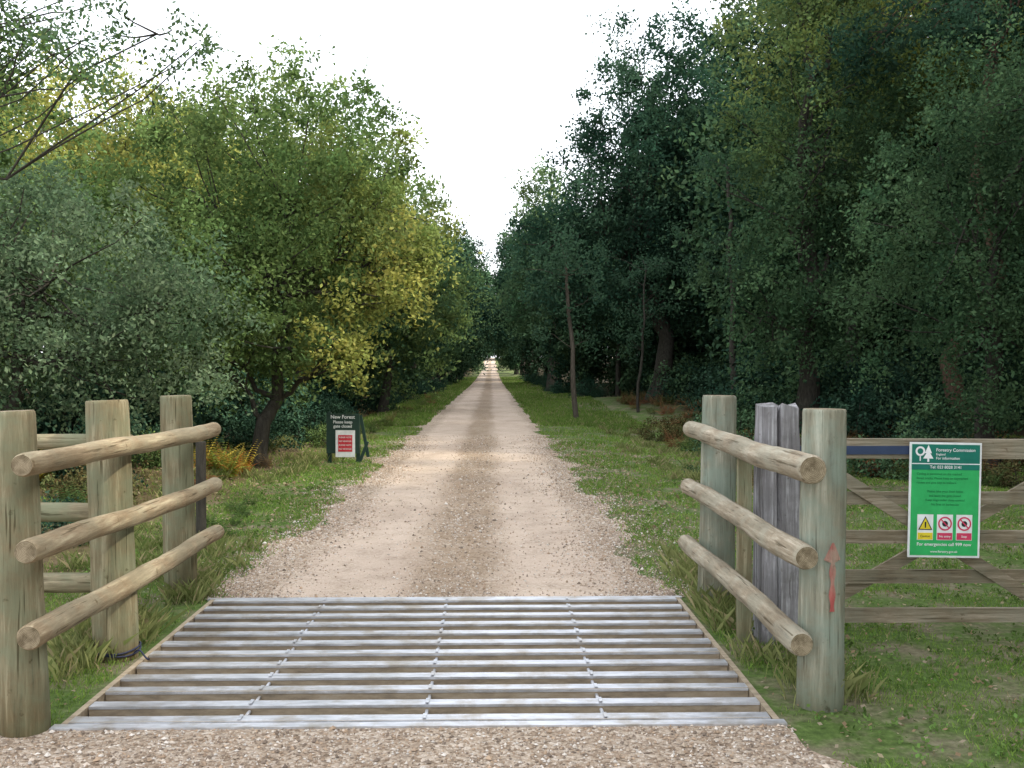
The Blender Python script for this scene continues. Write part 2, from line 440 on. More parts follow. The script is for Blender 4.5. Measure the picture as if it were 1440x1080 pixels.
n = 14; hh = 1.375
prof = [(-.11, -.10), (-.03, -.115), (-.02, -.075), (.00, -.11), (.11, -.10), (.115, .0), (.11, .10), (0, .11), (-.11, .10), (-.118, 0)]
rows = []
for j in range(n):
    t_ = j/(n-1); z = -.1 + (hh+.1)*t_
    s = 1.04-.08*t_
    rows.append([[1.68+px*s+R.normal(0, .003), 5.98+py*s+R.normal(0, .003), z + (R.normal(0, .014)+.02*math.sin(px*40) if j == n-1 else 0)] for px, py in prof])
Vg = np.array(rows).reshape(-1, 3); k_ = len(prof)
Fg = [[j*k_+i, j*k_+(i+1) % k_, (j+1)*k_+(i+1) % k_, (j+1)*k_+i] for j in range(n-1) for i in range(k_)]
top = np.concatenate([Vg[-k_:], [[1.68, 5.98, hh-.01]]])
Ft = [[i, (i+1) % k_, k_] for i in range(k_)]
build("wooden_gatepost", [(Vg, Fg, 0, None), (top, Ft, 0, None)], [OLD])

gate = empty("wooden_gate")
GX0, GX1, GY = 1.83, 5.4, 6.0
def plank(x0, z0, x1, z1, w, y0, y1):
    d = np.array([x1-x0, z1-z0]); d = d/np.linalg.norm(d); nn = np.array([-d[1], d[0]])*w/2
    c = [(x0-nn[0], z0-nn[1]), (x1-nn[0], z1-nn[1]), (x1+nn[0], z1+nn[1]), (x0+nn[0], z0+nn[1])]
    V = np.array([[a, y0, b] for a, b in c]+[[a, y1, b] for a, b in c])
    F = np.array([[0,1,2,3],[7,6,5,4],[0,4,5,1],[1,5,6,2],[2,6,7,3],[3,7,4,0]])
    return V, F, 0, None
parts = [plank(GX0, 1.125, GX1, 1.105, .115, GY-.035, GY+.035)]
for z, w in ((.83, .075), (.60, .075), (.365, .08), (.135, .085)):
    parts.append(plank(GX0+.071, z, GX1-.071, z-.01, w, GY-.012, GY+.012))
build("rails", parts, [GATEW], False, gate)
parts = [plank(1.9, 1.06, 3.35, .14, .075, GY-.034, GY-.013), plank(1.9, .15, 3.5, 1.06, .075, GY+.013, GY+.034),
         plank(3.75, 1.06, 5.2, .14, .075, GY-.034, GY-.013), plank(3.6, .15, 5.3, 1.06, .075, GY+.013, GY+.034)]
build("braces", parts, [GATEW], False, gate)
parts = []
for x in (GX0, GX1-.07):
    V, F = box(x, x+.07, GY-.033, GY+.033, .06, 1.06); parts.append((V, F, 0, None))
V, F = box(3.56, 3.63, GY-.060, GY-.036, .08, 1.04); parts.append((V, F, 0, None))
build("stiles", parts, [POST], False, gate)
BLUE = plain("dark_blue_paint", (.035, .055, .11), .5)
V, F = box(1.80, 2.62, GY-.043, GY-.0355, 1.09, 1.14)
build("hinge_strap", [(V, F, 0, None)], [BLUE], False, gate)
build("latch_post", post_parts(5.6, 6.0, 1.35, .1), [POST, ENDG], sm, gate)

rope = []
for k in range(2):
    a = np.linspace(0, 2*np.pi, 24)
    P = np.stack([-2.07+.128*np.cos(a), 5.68+.128*np.sin(a), .04+.016*k+.01*np.sin(a*2+k)], 1)
    rope += [(*q, 0, None) for q in tube(P, .005, 6)]
a = np.linspace(0, 1, 12); P = np.stack([-1.95+.10*a, 5.62-.06*a, .04+.02*np.sin(a*5)], 1)
rope += [(*q, 0, None) for q in tube(P, .005, 6)]
build("blue_rope", rope, [plain("rope_blue", (.03, .035, .07), .7)], True)

# ---------------------------------------------------------------- signs
def txt(body, x, z, y, size, mat, parent, align='LEFT', name="lettering"):
    cu = bpy.data.curves.new(name, 'FONT'); cu.body = body; cu.size = size; cu.align_x = align
    cu.offset = size*.012
    cu.materials.append(mat)
    ob = bpy.data.objects.new(name, cu); COL.objects.link(ob)
    ob.location = (x, y, z); ob.rotation_euler = (math.radians(90), 0, 0); ob.parent = parent
    return ob
def panel(name, x0, x1, z0, z1, y, mat, parent, th=.0015):
    V, F = box(x0, x1, y, y+th, z0, z1)
    return build(name, [(V, F, 0, None)], [mat], False, parent)
def disc(name, x, z, r, y, mat, parent, r0=0):
    a = np.linspace(0, 2*np.pi, 32, endpoint=False)
    V = np.concatenate([np.stack([x+r*np.cos(a), np.full(32, y), z+r*np.sin(a)], 1), np.stack([x+r0*np.cos(a), np.full(32, y), z+r0*np.sin(a)], 1)])
    i = np.arange(32); j = (i+1) % 32
    build(name, [(V, np.stack([i, j, 32+j, 32+i], 1), 0, None)], [mat], False, parent)
def poly(name, pts, y, mat, parent):
    V = np.array([[a, y, b] for a, b in pts]); me = bpy.data.meshes.new(name)
    me.from_pydata(V.tolist(), [], [list(range(len(pts)))]); me.materials.append(mat)
    ob = bpy.data.objects.new(name, me); COL.objects.link(ob); ob.parent = parent
WHITE = plain("sign_white", (.80, .81, .80), .45)
GREEN = plain("sign_green", (.035, .42, .12), .4)
TEAL = plain("sign_teal", (.012, .17, .12), .4)
YEL = plain("sign_yellow", (.75, .60, .04), .45)
PINK = plain("sign_red", (.62, .05, .12), .45)
BLK = plain("sign_black", (.02, .02, .022), .5)
DGT = plain("sign_dark_green_text", (.012, .20, .06), .5)
s = empty("green_notice_sign", (2.655, 5.925, .825)); s.rotation_euler = (0, math.radians(1.0), 0)
W2, H2 = .212, .337
panel("backing_board", -W2, W2, -H2, H2, 0, WHITE, s, .006)
panel("green_face", -W2+.012, W2-.012, -H2+.012, H2-.012, -.002, GREEN, s)
panel("header", -W2+.012, W2-.012, H2-.122, H2-.012, -.004, TEAL, s)
panel("header_strip", -W2+.012, W2-.012, H2-.16, H2-.128, -.004, TEAL, s)
panel("rule", -W2+.012, W2-.012, H2-.1278, H2-.1222, -.004, WHITE, s)
def tree_logo(x, z, k):
    poly("logo_conifer", [(x-.032*k, z), (x-.006*k, z), (x-.006*k, z-.02*k), (x+.006*k, z-.02*k), (x+.006*k, z), (x+.032*k, z), (x+.012*k, z+.033*k), (x+.022*k, z+.033*k), (x, z+.085*k), (x-.022*k, z+.033*k), (x-.012*k, z+.033*k)], -.0055, WHITE, s)
    disc("logo_broadleaf", x-.05*k, z+.045*k, .030*k, -.0055, WHITE, s, .018*k)
    poly("logo_trunk", [(x-.054*k, z-.015*k), (x-.046*k, z-.015*k), (x-.046*k, z+.018*k), (x-.054*k, z+.018*k)], -.0055, WHITE, s)
tree_logo(-.105, H2-.095, .95)
txt("Forestry Commission", -.06, H2-.052, -.006, .0265, WHITE, s)
txt("England", -.06, H2-.075, -.006, .018, WHITE, s)
txt("For information", -.06, H2-.099, -.006, .022, WHITE, s)
txt("Tel: 023 8028 3141", 0, H2-.152, -.006, .024, WHITE, s, 'CENTER')
rows_ = ["Cycling is permitted on the marked", "forest tracks. Please keep to waymarked", "routes and give way to walkers.", "", "Please take your litter home", "and leave the gate closed.", "Keep dogs under close control", "No fires or barbecues"]
for k, r_ in enumerate(rows_):
    if r_: txt(r_, -.17 if k < 3 else 0, H2-.19-k*.0255, -.004, .0185, DGT, s, 'LEFT' if k < 3 else 'CENTER')
for k, (cx) in enumerate((-.113, .003, .117)):
    panel("symbol_panel", cx-.047, cx+.047, -.235, -.085, -.0036, WHITE, s)
    panel("symbol_caption", cx-.044, cx+.044, -.232, -.192, -.0052, YEL if k == 0 else PINK, s)
    txt("Caution" if k == 0 else ("No entry" if k == 1 else "Stop"), cx, -.218, -.0058, .018, BLK if k == 0 else WHITE, s, 'CENTER')
    if k == 0:
        poly("warning_border", [(cx-.042, -.175), (cx+.042, -.175), (cx, -.095)], -.0052, BLK, s)
        poly("warning_triangle", [(cx-.033, -.170), (cx+.033, -.170), (cx, -.106)], -.0062, YEL, s)
        poly("warning_mark", [(cx-.004, -.163), (cx+.004, -.163), (cx+.005, -.128), (cx-.005, -.128)], -.0070, BLK, s)
    else:
        disc("prohibition_ring", cx, -.138, .041, -.0052, PINK, s, .032)
        disc("prohibition_figure", cx, -.138, .017, -.0052, BLK, s)
        poly("prohibition_bar", [(cx-.030, -.112), (cx-.024, -.108), (cx+.030, -.164), (cx+.024, -.168)], -.0062, PINK, s)
txt("For emergencies call 999 now", 0, -.268, -.004, .0265, WHITE, s, 'CENTER')
txt("www.forestry.gov.uk", 0, -.308, -.004, .019, WHITE, s, 'CENTER')

DG = plain("board_dark_green", (.018, .045, .032), .6)
s2 = empty("forest_notice_board", (-2.46, 17.2, float(gz(-2.46, 17.2)))); s2.rotation_euler = (0, 0, math.radians(-6))
parts = []
for q in (box(-.30, .26, 0, .03, .16, .82), box(-.29, -.23, .031, .09, -.1, .85), box(.20, .26, .031, .09, -.1, .78)):
    parts.append((*q, 0, None))
parts.append(plank(.27, .03, .40, .36, .05, .0, .03)[:2] + (0, None))
parts.append(plank(.40, .10, .27, .80, .05, .04, .07)[:2] + (0, None))
build("board", parts, [DG], False, s2)
txt("New Forest", -.02, .745, -.003, .085, WHITE, s2, 'CENTER')
txt("Please keep", -.02, .665, -.003, .07, WHITE, s2, 'CENTER')
txt("gate closed", -.02, .595, -.003, .07, WHITE, s2, 'CENTER')
panel("paper_notice", -.14, .19, .10, .55, -.012, WHITE, s2, .008)
RED = plain("notice_red", (.58, .035, .05), .5)
panel("red_field", -.095, .145, .19, .47, -.015, RED, s2)
for k in range(4):
    txt("NO VEHICLES" if k % 2 else "PLEASE NOTE", .025, .42-.065*k, -.0165, .035, WHITE, s2, 'CENTER')

# ---------------------------------------------------------------- foliage
def leaves(cent, crad, nper, size, cols, droop=0.0, aspect=.55, tw=6, flat=.8):
    m = len(cent)
    D = R.normal(0, 1, (m, tw, 3)); D[..., 2] *= flat; D /= np.linalg.norm(D, axis=2)[..., None]
    n = m*nper
    ci = np.repeat(np.arange(m), nper); ti = R.randint(0, tw, n)
    t_ = R.rand(n)**.7
    r = crad[ci]
    p = cent[ci] + D[ci, ti]*(t_*r)[:, None] + R.normal(0, 1, (n, 3))*(r*.22)[:, None]
    p[:, 2] -= droop*t_*t_*r
    a = R.normal(0, 1, (n, 3)); a /= np.linalg.norm(a, axis=1)[:, None]
    nn = R.normal(0, 1, (n, 3)); nn[:, 2] += .9
    b = np.cross(nn, a); b /= np.linalg.norm(b, axis=1)[:, None]+1e-9
    L = size*R.uniform(.65, 1.3, n)
    A = a*(L*.5)[:, None]; B = b*(L*aspect*.5)[:, None]
    V = np.stack([p-A, p+B*1.0-A*.1, p+A, p-B-A*.1], 1).reshape(-1, 3)
    F = np.arange(n*4).reshape(-1, 4)
    c = cols[ci]*R.uniform(.82, 1.18, (n, 1))*R.uniform(.95, 1.05, (n, 3))
    return V, F, np.repeat(c, 4, 0)

def curve(p0, p1, n=6, sag=.1, wob=.06):
    p0 = np.array(p0, float); p1 = np.array(p1, float); t_ = np.linspace(0, 1, n)[:, None]
    L = np.linalg.norm(p1-p0)
    P = p0+(p1-p0)*t_
    P[:, 2] += (np.sin(t_*np.pi)*L*sag)[:, 0]
    w = R.normal(0, wob*L, (n, 3)); w[0] = 0; w[-1] = 0
    return P+w*.5

def tree_parts(lobes, trunk, tr, nclump, nper, leaf, crad, ca, cb, fill=.45, droop=.2, zmin=.5, twigs=10, split=.35, flat=.8, limb=.42):
    parts = []
    top = np.array(trunk, float)
    P = curve((0, 0, -.2), top, 9, 0, .035); 
    rr = tr*(1-.75*np.linspace(0, 1, 9)**.9); rr[0] *= 1.45; rr[1] *= 1.05
    parts += [(*q, 0, None) for q in tube(P, rr, 12, False, .04)]
    L = np.array([l[:6] for l in lobes], float)
    wv = (L[:, 3]*L[:, 4]*L[:, 5])**.72; wv /= wv.sum()
    allc = []; allcol = []; 
    for k, l in enumerate(lobes):
        m = max(4, int(nclump*wv[k]))
        d = R.normal(0, 1, (m, 3)); d /= np.linalg.norm(d, axis=1)[:, None]
        u = np.where(R.rand(m) < fill, R.uniform(.25, .85, m), R.uniform(.78, 1.14, m))
        c = L[k, :3]+d*u[:, None]*L[k, 3:6]
        keep = c[:, 2] > zmin
        c = c[keep]; m = len(c)
        A = np.array(l[6] if len(l) > 6 else ca); Bc = np.array(l[7] if len(l) > 7 else (cb if len(l) <= 6 else l[6]))
        f = R.rand(m, 1)**1.2
        col = A*(1-f)+Bc*f
        col = col*R.uniform(.62, 1.35, (m, 1))
        allc.append(c); allcol.append(col)
        st = P[min(8, max(2, int(8*min(1, split+.55*R.rand()*(L[k, 2]/max(top[2], .1))))))]
        if L[k, 2] > top[2]*.9: st = P[7]
        LB = curve(st, L[k, :3], 7, -.04, .07)
        r0 = tr*limb*R.uniform(.7, 1)
        parts += [(*q, 0, None) for q in tube(LB, r0*(1-.72*np.linspace(0, 1, 7)), 8, False, .04)]
        for j in R.permutation(m)[:twigs]:
            TB = curve(LB[R.randint(3, 7)], c[j], 5, -.05, .05)
            parts += [(*q, 0, None) for q in tube(TB, r0*.26*(1-.8*np.linspace(0, 1, 5))+.004, 5)]
    C = np.concatenate(allc); CC = np.concatenate(allcol)
    cr = crad*R.uniform(.5, 1.4, len(C))
    V, F, c = leaves(C, cr, nper, leaf, CC, droop, flat=flat)
    parts.append((V, F, 1, c))
    return parts
def tree(name, base, *a, bark=None, **k):
    p = tree_parts(*a, **k)
    return build(name, p, [bark or BARK, LEAF], lambda M: (M == 0), loc=(base[0], base[1], float(gz(base[0], base[1]))))

G1, G2 = (.082, .14, .048), (.16, .225, .078)     # mid greens
YG, YG2 = (.21, .25, .07), (.34, .34, .095)         # yellow-green
GG1, GG2 = (.078, .13, .070), (.145, .20, .115)        # grey green
DK1, DK2 = (.023, .056, .036), (.052, .098, .058)    # dark blue-green
BK1, BK2 = (.045, .092, .046), (.088, .148, .070)
tree("oak_tree", (-3.75, 16.7), [
    (.6, .2, 4.7, 1.9, 1.9, 1.7), (1.85, .3, 4.25, 1.15, 1.4, 1.3, G2, YG), (2.35, .4, 3.5, .95, 1.1, .8, G2, YG2), (-1.0, .3, 4.4, 1.5, 1.8, 1.6),
    (.1, -.2, 3.0, 1.9, 1.7, .9), (1.35, -.5, 2.0, .55, .6, .7, YG, YG2), (1.8, 0, 2.9, .8, 1, .6, YG, YG2), (-1.6, 0, 2.5, 1.0, 1.2, .9), (.5, -.3, 1.9, .8, .8, .5), (-.7, .2, 1.9, 1.2, 1.1, .6)],
    (.5, .1, 3.2), .15, 500, 140, .08, .42, G1, G2, zmin=1.0, droop=.35, twigs=14)
tree("willow_tree", (-5.9, 12.6), [
    (.6, 0, 2.5, 1.7, 1.5, 1.2), (1.9, .1, 2.1, 1.0, 1.1, .85), (-.6, 0, 3.0, 1.5, 1.6, 1.2), (1.0, 0, 1.5, 1.6, 1.3, .7), (-1.6, -.3, 2.0, 1.6, 1.6, 1.5)],
    (.2, 0, 2.3), .12, 420, 135, .062, .42, GG1, GG2, zmin=.6, droop=.6, twigs=14)
tree("oak_tree.001", (-9.3, 24), [
    (0, 0, 6.0, 2.8, 2.6, 2.5, YG, YG2), (2.2, 0, 5.4, 1.9, 2, 2.0, G2, YG2), (-2.5, 0, 5.6, 2.2, 2, 2.2, YG, YG2), (0, -.5, 3.6, 3.2, 2.4, 1.8)],
    (.2, 0, 5.4), .24, 400, 110, .12, .62, G1, G2)
tree("oak_tree.002", (-5.2, 27), [
    (0, 0, 6.5, 2.5, 2.4, 2.5, G2, YG), (1.6, 0, 5.2, 1.8, 2, 2.3), (-1.8, 0, 6.0, 2.3, 2, 2.3, G2, YG), (0, -.3, 3.3, 2.8, 2.2, 1.8)],
    (.2, 0, 5.6), .22, 400, 110, .12, .6, G1, G2)
tree("oak_tree.003", (-4.0, 38), [
    (.3, 0, 5.8, 2.4, 2.5, 2.7), (1.7, 0, 4.4, 1.7, 2.2, 2.0), (-1.5, 0, 5, 2.4, 2.4, 2.6), (0, 0, 2.6, 2.9, 2.5, 1.6)],
    (.2, 0, 5), .2, 340, 100, .16, .7, BK1, G2, zmin=.3)
tree("silver_birch_tree", (-8.6, 17), [
    (0, 0, 4.4, 2.0, 2, 2.2), (1.6, 0, 3.2, 1.5, 1.6, 1.6), (-1.4, 0, 4.8, 1.6, 1.7, 1.8, G2, YG), (0, 0, 2.2, 2.2, 1.8, 1.3)],
    (0, 0, 4.6), .13, 340, 110, .10, .5, G1, G2, zmin=.4)
tree("alder_tree", (-6.6, 8.3), [
    (3.1, 0, 4.10, .9, .6, .25), (3.9, .1, 4.3, .5, .4, .2), (2.3, 0, 4.4, .9, .7, .35), (2.6, .4, 4.5, 1.0, .6, .3), (1.2, .3, 4.9, 1.3, 1, .6), (-.5, 0, 5.3, 1.5, 1.4, 1.2), (1.9, .2, 3.75, .7, .6, .2)],
    (.1, 0, 5.0), .12, 200, 90, .048, .26, GG1, G1, droop=.4, twigs=14, limb=.2)
tree("oak_tree.004", (6.9, 43), [
    (-.3, 0, 12.8, 2.6, 2.8, 3.3), (-1.3, 0, 10, 2.6, 2.8, 2.2), (-2.6, 0, 8.0, 2.6, 2.6, 1.9), (-4.2, -.5, 6.8, 1.7, 1.8, 1.5),
    (1.6, 0, 11, 2.6, 3, 3.4), (1.4, -.5, 7.6, 3, 3, 2.6), (-1.2, -.8, 5.2, 3.2, 2.6, 1.8), (2.6, -.5, 4.6, 2.4, 2.4, 1.9), (-3.6, 0, 4.6, 1.6, 1.6, 1.1)],
    (-.2, 0, 12), .42, 520, 150, .17, .95, DK1, DK2, zmin=2, droop=.3)
tree("beech_tree", (7.7, 25), [
    (-.2, 0, 11, 2.0, 2.2, 3.4, BK2, YG), (.2, 0, 8, 2.2, 2.3, 2.6, BK1, G2), (-.5, -.3, 5.2, 2.0, 2, 2.2), (.5, -.6, 3.2, 2.2, 2, 1.6), (1.6, 0, 6, 1.8, 2, 2.6), (-1.0, -.2, 3.0, 1.1, 1.3, 1.2), (1.4, 0, 12, 2, 2, 3, BK2, YG)],
    (0, 0, 10), .26, 560, 120, .11, .62, BK1, BK2, zmin=.7, droop=.6)
tree("willow_tree.001", (8.4, 17), [
    (-.4, 0, 4.3, 2.0, 1.9, 1.9), (-.2, -.2, 2.5, 1.9, 1.8, 1.4), (1.5, 0, 5.3, 2.0, 2, 2.2), (2.5, 0, 3, 2.0, 2, 2), (.6, 0, 6.4, 1.5, 1.6, 1.4)],
    (0, 0, 4.8), .18, 480, 130, .078, .52, BK1, BK2, zmin=.6, droop=.7)
tree("oak_tree.005", (13.2, 28), [
    (0, 0, 12.2, 3.2, 3, 3.2, G2, YG2), (-2.2, 0, 10, 2.2, 2.4, 2.6, G1, YG), (2.5, 0, 9.5, 2.8, 2.6, 3), (0, 0, 7, 3.2, 3, 2.6)],
    (0, 0, 11), .32, 400, 110, .16, .8, G1, G2, zmin=3.5)
tree("oak_tree.006", (4.2, 72), [
    (0, 0, 13.0, 2.2, 2.5, 3.0, BK2, G2), (-1.2, 0, 10.5, 2.2, 2.6, 2.4), (.8, 0, 8, 3, 3, 3), (-1.8, 0, 6.5, 2.0, 2.5, 2.2)],
    (0, 0, 12), .3, 260, 90, .24, 1.0, BK1, BK2, zmin=1.2)

pl = []
for k in range(10):
    z = 8.2+k*.75; rr_ = 2.3*(1-k/13)
    for a_ in R.uniform(0, 6.28, 3): pl.append((math.cos(a_)*rr_, math.sin(a_)*rr_, z, .9, .9, .28))
tree("pine_tree", (10.4, 22), pl, (.1, 0, 15.5), .20, 340, 90, .11, .55, DK1, DK2, zmin=4, twigs=4, bark=BARKP, split=.55, limb=.2)
def stem(name, x, y, h, r, lx, mat=BARK):
    P = curve((0, 0, -.1), (lx, .2, h), 10, 0, .012)
    pp = [(*q, 0, None) for q in tube(P, r*(1-.55*np.linspace(0, 1, 10)), 9, False, .03)]
    cs = []
    for k in range(14):
        i = R.randint(4, 10); e = P[i]+np.array([R.normal(0, .7), R.normal(0, .7), R.uniform(.1, .7)])
        pp += [(*q, 0, None) for q in tube(curve(P[i], e, 5, .05), .012*(1-.7*np.linspace(0, 1, 5)), 5)]; cs.append(e)
    cs.append(P[-1])
    C = np.array(cs); V, F, c = leaves(C, np.full(len(C), .6), 130, .12, np.tile(DK2, (len(C), 1)))
    pp.append((V, F, 1, c))
    build(name, pp, [mat, LEAF], lambda M: (M == 0), loc=(x, y, float(gz(x, y))))
BARKL = bark_mat("pale_bark", (.05, .042, .032), (.14, .12, .095))
stem("slender_tree", 2.65, 31.5, 5.0, .09, -.35, BARKL)
stem("slender_tree.001", 6.6, 53, 8, .15, .1, BARK)
stem("slender_tree.002", 5.2, 36, 5, .06, .3, BARK)
stem("slender_tree.003", 11.2, 19, 7, .12, .2, BARK)
stem("slender_tree.004", 7.9, 33, 8, .12, -.2, BARK)

# ---- archetypes for the mass of distant / surrounding trees
def arche(kind):
    if kind == 0:
        return tree_parts([(0, 0, 10, 2.8, 2.8, 3.2), (1.8, 0, 8, 2.2, 2.4, 2.4), (-1.8, .3, 7.6, 2.3, 2.4, 2.4), (0, -1, 5.4, 2.8, 2.6, 1.9), (0, 1.6, 6.5, 2.4, 2.2, 2.4)], (0, 0, 9.5), .28, 320, 110, .23, .95, DK1, DK2, zmin=2.2)
    if kind == 1:
        return tree_parts([(0, 0, 8, 3.0, 3.0, 2.8, BK1, BK2), (2.0, .5, 6.2, 2.0, 2.2, 2.2), (-1.9, 0, 6, 2.2, 2.4, 2.2), (0, 0, 3.8, 3.0, 2.8, 1.9), (0, 0, 2, 2.6, 2.4, 1.2)], (0, 0, 7.5), .24, 320, 110, .22, .9, DK1, BK2, zmin=.6)
    if kind == 2:
        return tree_parts([(0, 0, 11.5, 2.2, 2.2, 3), (1.0, 0, 8.5, 2.4, 2.4, 2.2), (-1.2, .3, 6.5, 2.2, 2.2, 1.8), (.6, 0, 4.6, 2.2, 2.2, 1.4)], (0, 0, 11), .24, 280, 100, .23, .9, DK1, BK2, zmin=2.6)
AR = []
for k in range(3):
    o_ = build("tree_%d" % k, arche(k), [BARK, LEAFD], lambda M: (M == 0)); AR.append(o_.data); bpy.data.objects.remove(o_)
def shrub_parts(ca, cb, h=1.0, leaf=.08):
    C = R.normal(0, 1, (60, 3)); C /= np.linalg.norm(C, axis=1)[:, None]
    C *= R.uniform(.4, 1.05, (60, 1))*np.array([1.1, 1.0, h*.62]); C[:, 2] = np.abs(C[:, 2]+h*.35)
    f = R.rand(60, 1); V, F, c = leaves(C, np.full(60, .3), 70, leaf, (np.array(ca)*(1-f)+np.array(cb)*f)*R.uniform(.7, 1.3, (60, 1)), .2)
    pp = [(V, F, 1, c)]
    for j in range(14): pp += [(*q, 0, None) for q in tube(curve((0, 0, -.05), C[j], 5), .018*(1-.7*np.linspace(0, 1, 5)), 5)]
    return pp
SH = []
for k, (a_, b_) in enumerate([(DK1, DK2), (G1, G2), (BK1, BK2), ((.10, .065, .03), (.10, .12, .045))]):
    o_ = build("shrub_%d" % k, shrub_parts(a_, b_), [BARK, LEAFD]); SH.append(o_.data); bpy.data.objects.remove(o_)
def inst(name, me, x, y, s, par, sz=None):
    o_ = bpy.data.objects.new(name, me); COL.objects.link(o_)
    o_.location = (x, y, float(gz(x, y))-.03); o_.rotation_euler = (0, 0, R.uniform(0, 6.28)); o_.scale = (s, s, sz or s); o_.parent = par
wood = empty("distant_trees")
def put(x, y, k, s): inst("woodland_tree", AR[k], x, y, s, wood)
for y in (50, 60, 71, 83, 96, 110, 126, 144, 164, 188, 214, 245):
    s_ = .80 if y < 80 else (1.0 if y < 100 else 1.35)
    xo = -5.0 if y < 80 else (-4.6 if y < 100 else -4.2)
    put(xo+R.normal(0, .2), y+R.normal(0, 1), R.choice([0, 1]), s_*R.uniform(.95, 1.05) )
    put(-9.5+R.normal(0, .6), y+4, R.choice([0, 1, 2]), s_*1.05)
for y in (56, 84, 97, 112, 128, 146, 166, 190, 218, 248):
    put((5.2 if y < 100 else 4.4)+R.normal(0, .2), y+R.normal(0, 1), R.choice([0, 1]), (.85 if y < 80 else 1.05 if y < 100 else 1.3)*R.uniform(.95, 1.05))
    put(9.8+R.normal(0, .6), y+5, R.choice([0, 2]), 1.15)
for x, y in ((-3, 300), (2, 305), (6, 292), (-8, 295), (-.5, 318), (-14, 300), (12, 300)): put(x, y, 1, 1.5)
for x, y, k, s_ in [(12, 12.5, 0, .95), (15.5, 8, 1, 1.25), (12.5, 17.5, 2, .9), (17, 15, 0, 1.1), (17, 22, 2, 1.2), (11.5, 32, 2, 1.2), (15.5, 34, 0, 1.2), (10.5, 37, 1, 1.1),
                  (14, 42, 0, 1.25), (12, 49, 2, 1.3), (19, 29, 1, 1.3), (22, 20, 0, 1.3), (22, 38, 0, 1.3), (18, 50, 0, 1.3), (25, 48, 1, 1.4), (11, 60, 1, 1.3), (17, 64, 2, 1.3), (24, 62, 0, 1.4), (32, 56, 0, 1.5), (30, 30, 0, 1.5), (31, 43, 1, 1.5), (38, 40, 0, 1.5), (13, 74, 0, 1.3), (20, 80, 0, 1.4), (29, 76, 0, 1.5), (40, 64, 1, 1.6), (22, 5, 0, 1.3),
                  (8.6, 51, 1, .95), (14.5, 27, 1, .9),
                  (10.2, 5.5, 0, 1.0), (10.0, -.5, 1, 1.15), (11, -5.5, 0, 1.0), (10.5, 9.5, 1, 1.05), (15, 1, 0, 1.2), (17, -7, 0, 1.2), (12, -12, 0, 1.1), (8, -15, 1, 1.1), (27, 12, 0, 1.4)]:  # unseen trees right of and behind the camera, added to shade the foreground
    put(x, y, k, s_)
for x in np.arange(8.5, 70, 5.2):
    put(x+R.normal(0, 1), 92+R.normal(0, 3), 1, 1.3); put(x+2+R.normal(0, 1), 66+R.normal(0, 3)+x*.1, 1, 1.0)
for x in np.arange(9, 60, 5.2):
    put(-x+R.normal(0, 1), 90+R.normal(0, 3), 1, 1.2)
for y in np.arange(30, 66, 6): put(34+R.normal(0, 2), y, 1, 1.3)
for x, y, k, s_ in [(-12, 14, 1, .75), (-13.5, 20, 1, .85), (-14, 29, 1, .9), (-9.5, 33, 1, .85), (-8.6, 43, 1, .85), (-13.5, 38, 0, .85), (-18, 25, 0, .95), (-19, 34, 1, 1), (-15, 46, 0, 1), (-22, 42, 0, 1), (-13, 55, 0, 1), (-20, 54, 1, 1), (-28, 34, 0, 1.1), (-28, 50, 0, 1.1), (-18, 66, 0, 1.1), (-28, 66, 0, 1.1), (-36, 48, 1, 1.2), (-17, 12, 0, .9), (-14, 78, 0, 1.1), (-24, 82, 0, 1.2)]:
    put(x, y, k, s_)
sh = empty("undergrowth")
for k in range(60):
    y = R.uniform(19, 75); inst("bush", SH[R.choice([0, 0, 2])], R.uniform(5.2, 13)+y*.06, y, R.uniform(.7, 1.6), sh)
for k in range(60):
    y = R.uniform(34, 70); inst("bush", SH[R.choice([0, 0, 2])], R.uniform(8, 30), y, R.uniform(1.4, 2.6), sh)
for k in range(40):
    y = R.uniform(24, 40); inst("bush", SH[0], R.uniform(8.0, 20), y, R.uniform(1.2, 2.2), sh)
for k in range(60):
    y = R.uniform(15, 75); inst("bush", SH[R.choice([0, 1, 0])], -R.uniform(4.6, 12)-y*.03, y, R.uniform(.7, 1.7), sh)
for y in np.arange(24, 120, 5): inst("bush", SH[0], -3.9-R.rand()*.8-(.5 if y < 35 else 0), y, R.uniform(.6, 1.0), sh)
for y in np.arange(50, 130, 6): inst("bush", SH[0], 3.9+R.rand(), y, R.uniform(.6, 1.0), sh)
for x, y, s_, q in ((-3.2, 20.5, .5, 1), (-4.8, 14.8, .5, 1), (3.5, 15.5, .42, 2), (4.4, 19, .7, 2), (5.4, 22, .9, 2), (3.9, 24, .6, 3), (6.6, 16, .8, 2), (9, 14, 1, 2), (11, 16, 1.2, 0), (-6.5, 11, .8, 0), (-5.2, 9.6, .55, 3), (-8.5, 10, 1.0, 0),
                 (-4.4, 11.5, .5, 3), (-3.9, 9.3, .38, 0), (-5.0, 12.6, .6, 0), (-6.8, 9, .7, 3), (-5.8, 8.2, .5, 0), (-4.6, 8.4, .35, 3), (-5.6, 15, .8, 0), (-4.2, 19, .7, 0), (-5.2, 20, .9, 0), (-4.0, 22, .8, 0), (5.6, 17.5, .5, 3), (4.9, 25, .7, 3), (7.6, 14.5, .5, 3), (8.2, 18.5, .9, 0), (6.3, 26.5, 1.1, 0), (7.0, 20, .6, 3)):
    inst("bush", SH[q], x, y, s_, sh)

